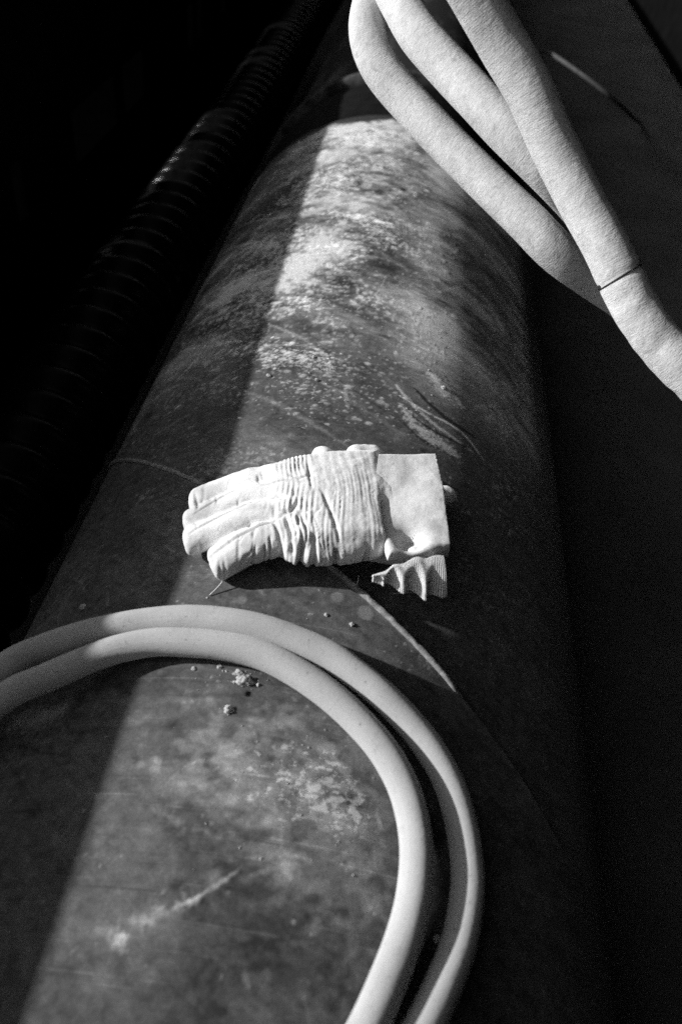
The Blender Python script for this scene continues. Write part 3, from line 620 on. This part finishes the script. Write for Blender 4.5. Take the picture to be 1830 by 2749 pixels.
groove([(730, 1400), (750, 1440), (760, 1470)], .0015, .0030); groove([(860, 1330), (885, 1390), (910, 1460)], .0018, .0034); groove([(820, 1240), (830, 1300), (835, 1330)], .0013, .0020); groove([(692, 1275), (698, 1300)], .0016, .0028); groove([(840, 1440), (850, 1500)], .0020, .0040)
groove([(770, 1285), (800, 1300), (840, 1290)], .0016, .0024); groove([(700, 1310), (760, 1302), (830, 1312)], .0015, .0022); groove([(530, 1345), (528, 1320)], .001, .0012); groove([(590, 1478), (600, 1530)], .0014, .002)
groove([(640, 1510), (655, 1560)], .0014, .002); groove([(520, 1360), (600, 1322), (690, 1286)], .0013, .0030); groove([(510, 1412), (600, 1372), (690, 1340)], .0014, .0036); groove([(560, 1468), (640, 1430), (730, 1400), (770, 1385)], .0022, .0050)
groove([(812, 1462), (806, 1500), (800, 1560)], .0030, .011); groove([(724, 1485), (735, 1520), (740, 1570)], .0032, .010); groove([(905, 1470), (915, 1530)], .003, .007); groove([(985, 1468), (995, 1530)], .003, .006); groove([(668, 1500), (690, 1560)], .0022, .004)
groove([(600, 1475), (625, 1530), (630, 1570)], .0016, .0026); groove([(560, 1455), (575, 1480)], .0014, .0022); groove([(520, 1300), (530, 1325), (528, 1352)], .0014, .0026); groove([(560, 1310), (566, 1330)], .0012, .0018); groove([(522, 1375), (530, 1400)], .0012, .0020); groove([(536, 1425), (545, 1460)], .0014, .0026)
for k_ in range(26):                               # short random puckers across the fingers and knuckles
    px_, py_ = rng.uniform(540, 850), rng.uniform(1265, 1500); groove([(px_, py_), (px_+rng.uniform(-6, 8), py_+rng.uniform(14, 36))], rng.uniform(.0009, .0017), rng.uniform(.0010, .0030))
groove([(1022, 1350), (1032, 1400), (1042, 1462)], .0024, .0060)
sm = .0
rg = 1-np.abs(fbm(xs*95+3, y*26, h*20, 2, 91)); crs = .0007*sstep(.90, 1.0, rg)*sstep(-.2, .5, vnoise(x*40, y*40, 0*x, 93)); disp = disp-crs
V2 = V+N*disp[:, None]
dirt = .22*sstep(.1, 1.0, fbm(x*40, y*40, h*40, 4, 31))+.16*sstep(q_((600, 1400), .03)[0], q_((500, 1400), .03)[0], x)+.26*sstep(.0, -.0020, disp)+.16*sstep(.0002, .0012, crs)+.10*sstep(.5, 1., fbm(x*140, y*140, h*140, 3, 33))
mesh_obj('hand', to_world(V2), Fc, M_glove, glove, attrs={'dirt': np.clip(dirt, 0, .6)})
# cuff: an open canvas sleeve lying flat
(X, Yg, Hh), org = grid((.030, .395, .0), (.135, .66, .070), .0009)
cpoly = [q_(p, .045+.010*(p[0] > 1200)) for p in ((975, 1230), (1060, 1228), (1300, 1234), (1330, 1486), (1110, 1500), (1040, 1500))]
d2 = poly2(X[:, :, 0], Yg[:, :, 0], cpoly)[:, :, None]
c0 = q_((1130, 1340), .042); lift = .006*np.exp(-((X-c0[0])/.035)**2-((Yg-c0[1])/.04)**2)+.004*sstep(.46, .43, Yg)+.0072*sstep(q_((1075, 1340), .05)[0], q_((1205, 1340), .05)[0], X)+.0065*np.clip((q_((1172, 1300), .045)[0]-X)/(q_((1172, 1300), .045)[0]-q_((1003, 1300), .045)[0]), 0, 1)*sstep(q_((1030, 1350), .045)[1], q_((1010, 1262), .045)[1], Yg)-.013*np.exp(-((X-q_((1092, 1468), .042)[0])/.010)**2-((Yg-q_((1092, 1468), .042)[1])/.012)**2)
do = slab(d2, Hh-lift, .0395, .0065, .0060)
P = [q_((1115, 1492), .042), q_((1300, 1468), .056)]; do = smin(do, chain(X, Yg, Hh, P, [.0082, .0085]), .0015)
P = [q_((1035, 1400), .02), q_((1035, 1440), .02)]
sh = np.maximum(do, -(do+.0019))
e0, e1 = q_((1169, 1228), .054), q_((1203, 1462), .053); e = (e1-e0)[:2]; nrm = np.array([-e[1], e[0]]); nrm /= np.linalg.norm(nrm); nrm = nrm if nrm[0] > 0 else -nrm
cut = (X-e0[0])*nrm[0]+(Yg-e0[1])*nrm[1]-.008*sstep(.447, .437, Yg)
sh = np.maximum(sh, cut)
V, Fc = nets(sh, org, .0009); N = normals(V, Fc); x, y, h = V.T
rg = 1-np.abs(fbm(x*40, y*55, h*60, 3, 95)); disp = .0008*fbm(x*45, y*45, h*45, 3, 41)+.00008*fbm(x*420, y*420, h*420, 2, 47)+.00025*np.sin((x*.3-y)*2*np.pi/.004)*0
dirt = .26*sstep(.0, 1.0, fbm(x*34, y*34, h*34, 4, 43))
mesh_obj('cuff', to_world(V+N*disp[:, None]), Fc, M_cuff, glove, attrs={'dirt': dirt})

# the second glove, mostly hidden below
g2 = empty('work_glove', tuple(to_world(np.array([[.06, .50, 0.0]]))[0])); tag(g2, 'second work glove mostly hidden underneath, its knit cuff ruffled at the near side', 'glove', 'pair of work gloves on the pipe')
(X, Yg, Hh), org = grid((-.06, .40, -.004), (.14, .65, .03), .0014)
D = slab(poly2(X[:, :, 0], Yg[:, :, 0], [(-.05, .45), (.09, .46), (.09, .56), (-.05, .57)])[:, :, None], Hh, .009, .009, .008)
for pts in ([((865, 1228), .010), ((880, 1260), .010)], [((960, 1224), .011), ((1000, 1226), .010), ((980, 1260), .010)], [((1195, 1335), .006), ((1150, 1340), .008)]):
    P = [q_(p, hh_) for p, hh_ in pts]; D = smin(D, chain(X, Yg, Hh, P, [.0125]*len(P)), .004)
D = np.maximum(D, -Hh-.0005)
V, Fc = nets(D, org, .0014); N = normals(V, Fc); x, y, h = V.T
disp = .0009*fbm(x*90, y*90, h*90, 3, 51)
mesh_obj('hand', to_world(V+N*disp[:, None]), Fc, M_glove, g2, attrs={'dirt': .15*sstep(0, 1, fbm(x*40, y*40, h*40, 3, 52))})
# knit cuff: a ribbed ribbon folded in waves
nu, nv = 300, 48
u = np.linspace(0, 1, nu); v = np.linspace(0, 1, nv)
xs_ = 1000+190*u
yt = np.interp(xs_, [1000, 1060, 1110, 1190], [1548, 1520, 1500, 1492]); yb = np.interp(xs_, [1000, 1060, 1100, 1150, 1180, 1190], [1560, 1580, 1592, 1606, 1602, 1590])
top = np.array([q_((a_, b_), .053) for a_, b_ in zip(xs_, yt)]); bot = np.array([q_((a_, b_), .045) for a_, b_ in zip(xs_, yb)])
Vg = top[:, None]*(1-v[None, :, None])+bot[:, None]*v[None, :, None]
fd = np.sin(2*np.pi*(u[:, None]*3.3+.18*v[None]-.25))+.18*np.sin(2*np.pi*(u[:, None]*5.7+.3*v[None])); fdw = .0050*(.25+.75*np.sin(np.pi*np.clip(v, 0, 1)*.85)[None])*sstep(0, .25, u)[:, None]
Vg[..., 1] -= fd*fdw; Vg[..., 0] += .0030*np.cos(2*np.pi*(u[:, None]*3.3-.25))*v[None]; Vg[..., 2] += .004*np.sin(np.pi*v)[None]
rib = .0006*np.sin(np.arange(nu)/nu*2*np.pi*50)[:, None]; Vg[..., 2] += rib*.6; Vg[..., 1] -= rib
i, j = np.meshgrid(np.arange(nu-1), np.arange(nv-1), indexing='ij'); a = i*nv+j
o = mesh_obj('knit_cuff', to_world(Vg.reshape(-1, 3)), np.stack([a, a+nv, a+nv+1, a+1], -1).reshape(-1, 4), M_knit, g2, attrs={'dirt': np.zeros(nu*nv)})
md = o.modifiers.new('thickness', 'SOLIDIFY'); md.thickness = .0016; md.offset = 0

# ------------------------------------------------------------------ small stuff: straw, thread, crumbs of dirt
def strand(name, pts, r_, mat, label, cat):
    p = catmull(np.array(pts), .002); V, Fc, uv = tube(p, r_, 8); o = mesh_obj(name, V, Fc, mat, origin=p[-1]); tag(o, label, cat); return o
strand('straw', [on_pipe((604, 1552), .010), on_pipe((590, 1572), .006), on_pipe((563, 1598), .001)], .0007, M_straw, 'thin straw leaning from the index fingertip of the glove down to the pipe', 'straw')
strand('thread', [on_pipe((1054, 1594), .002), on_pipe((1080, 1592), .002), on_pipe((1103, 1590), .002)], .0006, M_straw, 'short white thread lying just below the knit cuff', 'thread')
strand('fibre', [on_pipe((957, 1572), .003), on_pipe((962, 1558), .006), on_pipe((963, 1545), .008)], .0005, M_straw, 'tiny curved fibre standing in the shade below the glove', 'fibre')
import bmesh
def lump(p, r_, seed, h=None, flat=.55):
    bm = bmesh.new(); bmesh.ops.create_icosphere(bm, subdivisions=4, radius=1.0)
    co = np.array([v_.co[:] for v_ in bm.verts]); k = r_*rng.uniform(.85, 1.15)*(1+.30*fbm(co[:, 0]*1.1+seed*3, co[:, 1]*1.1, co[:, 2]*1.1, 1, seed+7)+.22*fbm(co[:, 0]*3.4, co[:, 1]*3.4+seed, co[:, 2]*3.4, 2, seed+9)+.20*fbm(co[:, 0]*1.9+seed, co[:, 1]*1.9, co[:, 2]*1.9, 4, seed, .65)*1.5)
    V = co*k[:, None]; V[:, 2] *= flat; Fc = [[v_.index for v_ in f.verts] for f in bm.faces]; bm.free()
    c = on_pipe(p, r_*.35 if h is None else h); return V+c, Fc, c
crumbs = [((615, 1905), .0048, 'round pale dirt crumb inside the hose loop, below its inner edge'), ((656, 1824), .0078, 'largest porous dirt clod, close under the front hose'), ((640, 1806), .0040, 'dirt crumb tucked against the hose beside the porous clod'), ((672, 1832), .0042, 'rough dirt crumb on the right of the porous clod'),
 ((223, 1630), .0042, 'small dirt crumb on the shaded pipe left, above the hose'), ((722, 1008), .0036, 'pale crumb on the lit pipe above the glove, leftmost of three'), ((842, 957), .0034, 'pale crumb highest of the three above the glove'), ((850, 1019), .0032, 'flat pale crumb between glove and dust band'),
 ((1172, 2522), .0040, 'pale crumb lying in the dark between the two hose loops'), ((944, 1676), .0028, 'tiny crumb between the drip spots and the hose'), ((520, 1795), .0026, 'tiny crumb under the lit edge of the hose, left of the clod'), ((58, 1742), .0030, 'bright crumb stuck on the shaded outer hose at left'), ((80, 1732), .0028, 'second bright crumb stuck on the shaded outer hose, further right'),
 ((1078, 507), .0040, 'dark crumb on the lit pipe near the hairpin hose'), ((590, 1790), .0026, 'small crumb just left of the porous clod, at the hose'), ((1190, 1040), .0034, 'bright chip at the top of the right hand scrape marks'), ((875, 1650), .0022, 'tiny crumb left of the larger drip spot'), ((660, 1860), .0032, 'dark chip just below the porous clod')]
for k, (p, r_, lab) in enumerate(crumbs):
    hh_ = None
    if p[1] in (1742, 1732) and p[0] < 100: hh_ = .050 if p[0] < 70 else .048
    r_ *= .7; V, Fc, c = lump(p, r_, 60+k, hh_); o = mesh_obj('dirt_crumb', V, Fc, M_cord if 'dark' in lab.split()[0] else M_dirt, origin=c-np.array([0, 0, r_*.5])); tag(o, lab, 'crumb', 'crumbs of dirt on the pipe')
Vs, Fs = [], []
for k in range(170):
    p = (rng.uniform(560, 1180), rng.uniform(560, 1150)) if k < 90 else ((rng.normal(640, 60), rng.normal(1818, 14)) if k < 125 else (rng.uniform(450, 1050), rng.uniform(1600, 2350)))
    c = on_pipe(p, .0003); s_ = .0006*math.exp(.45*rng.standard_normal()); b = sum(len(q) for q in Vs); d = rng.normal(size=(4, 3)); d /= np.linalg.norm(d, axis=1)[:, None]
    Vs.append(c+s_*np.array([(1, 0, 0), (-1, 0, 0), (0, 1, 0), (0, -1, 0), (0, 0, 1), (0, 0, -1)])*(1+.3*rng.normal(size=(6, 1)))); Fs += [tuple(b+q for q in f) for f in ((0, 2, 4), (2, 1, 4), (1, 3, 4), (3, 0, 4), (2, 0, 5), (1, 2, 5), (3, 1, 5), (0, 3, 5))]
o = mesh_obj('grit', np.vstack(Vs), Fs, M_dirt, smooth=False); tag(o, 'scattered pale grit on the dusty pipe', kind='stuff')
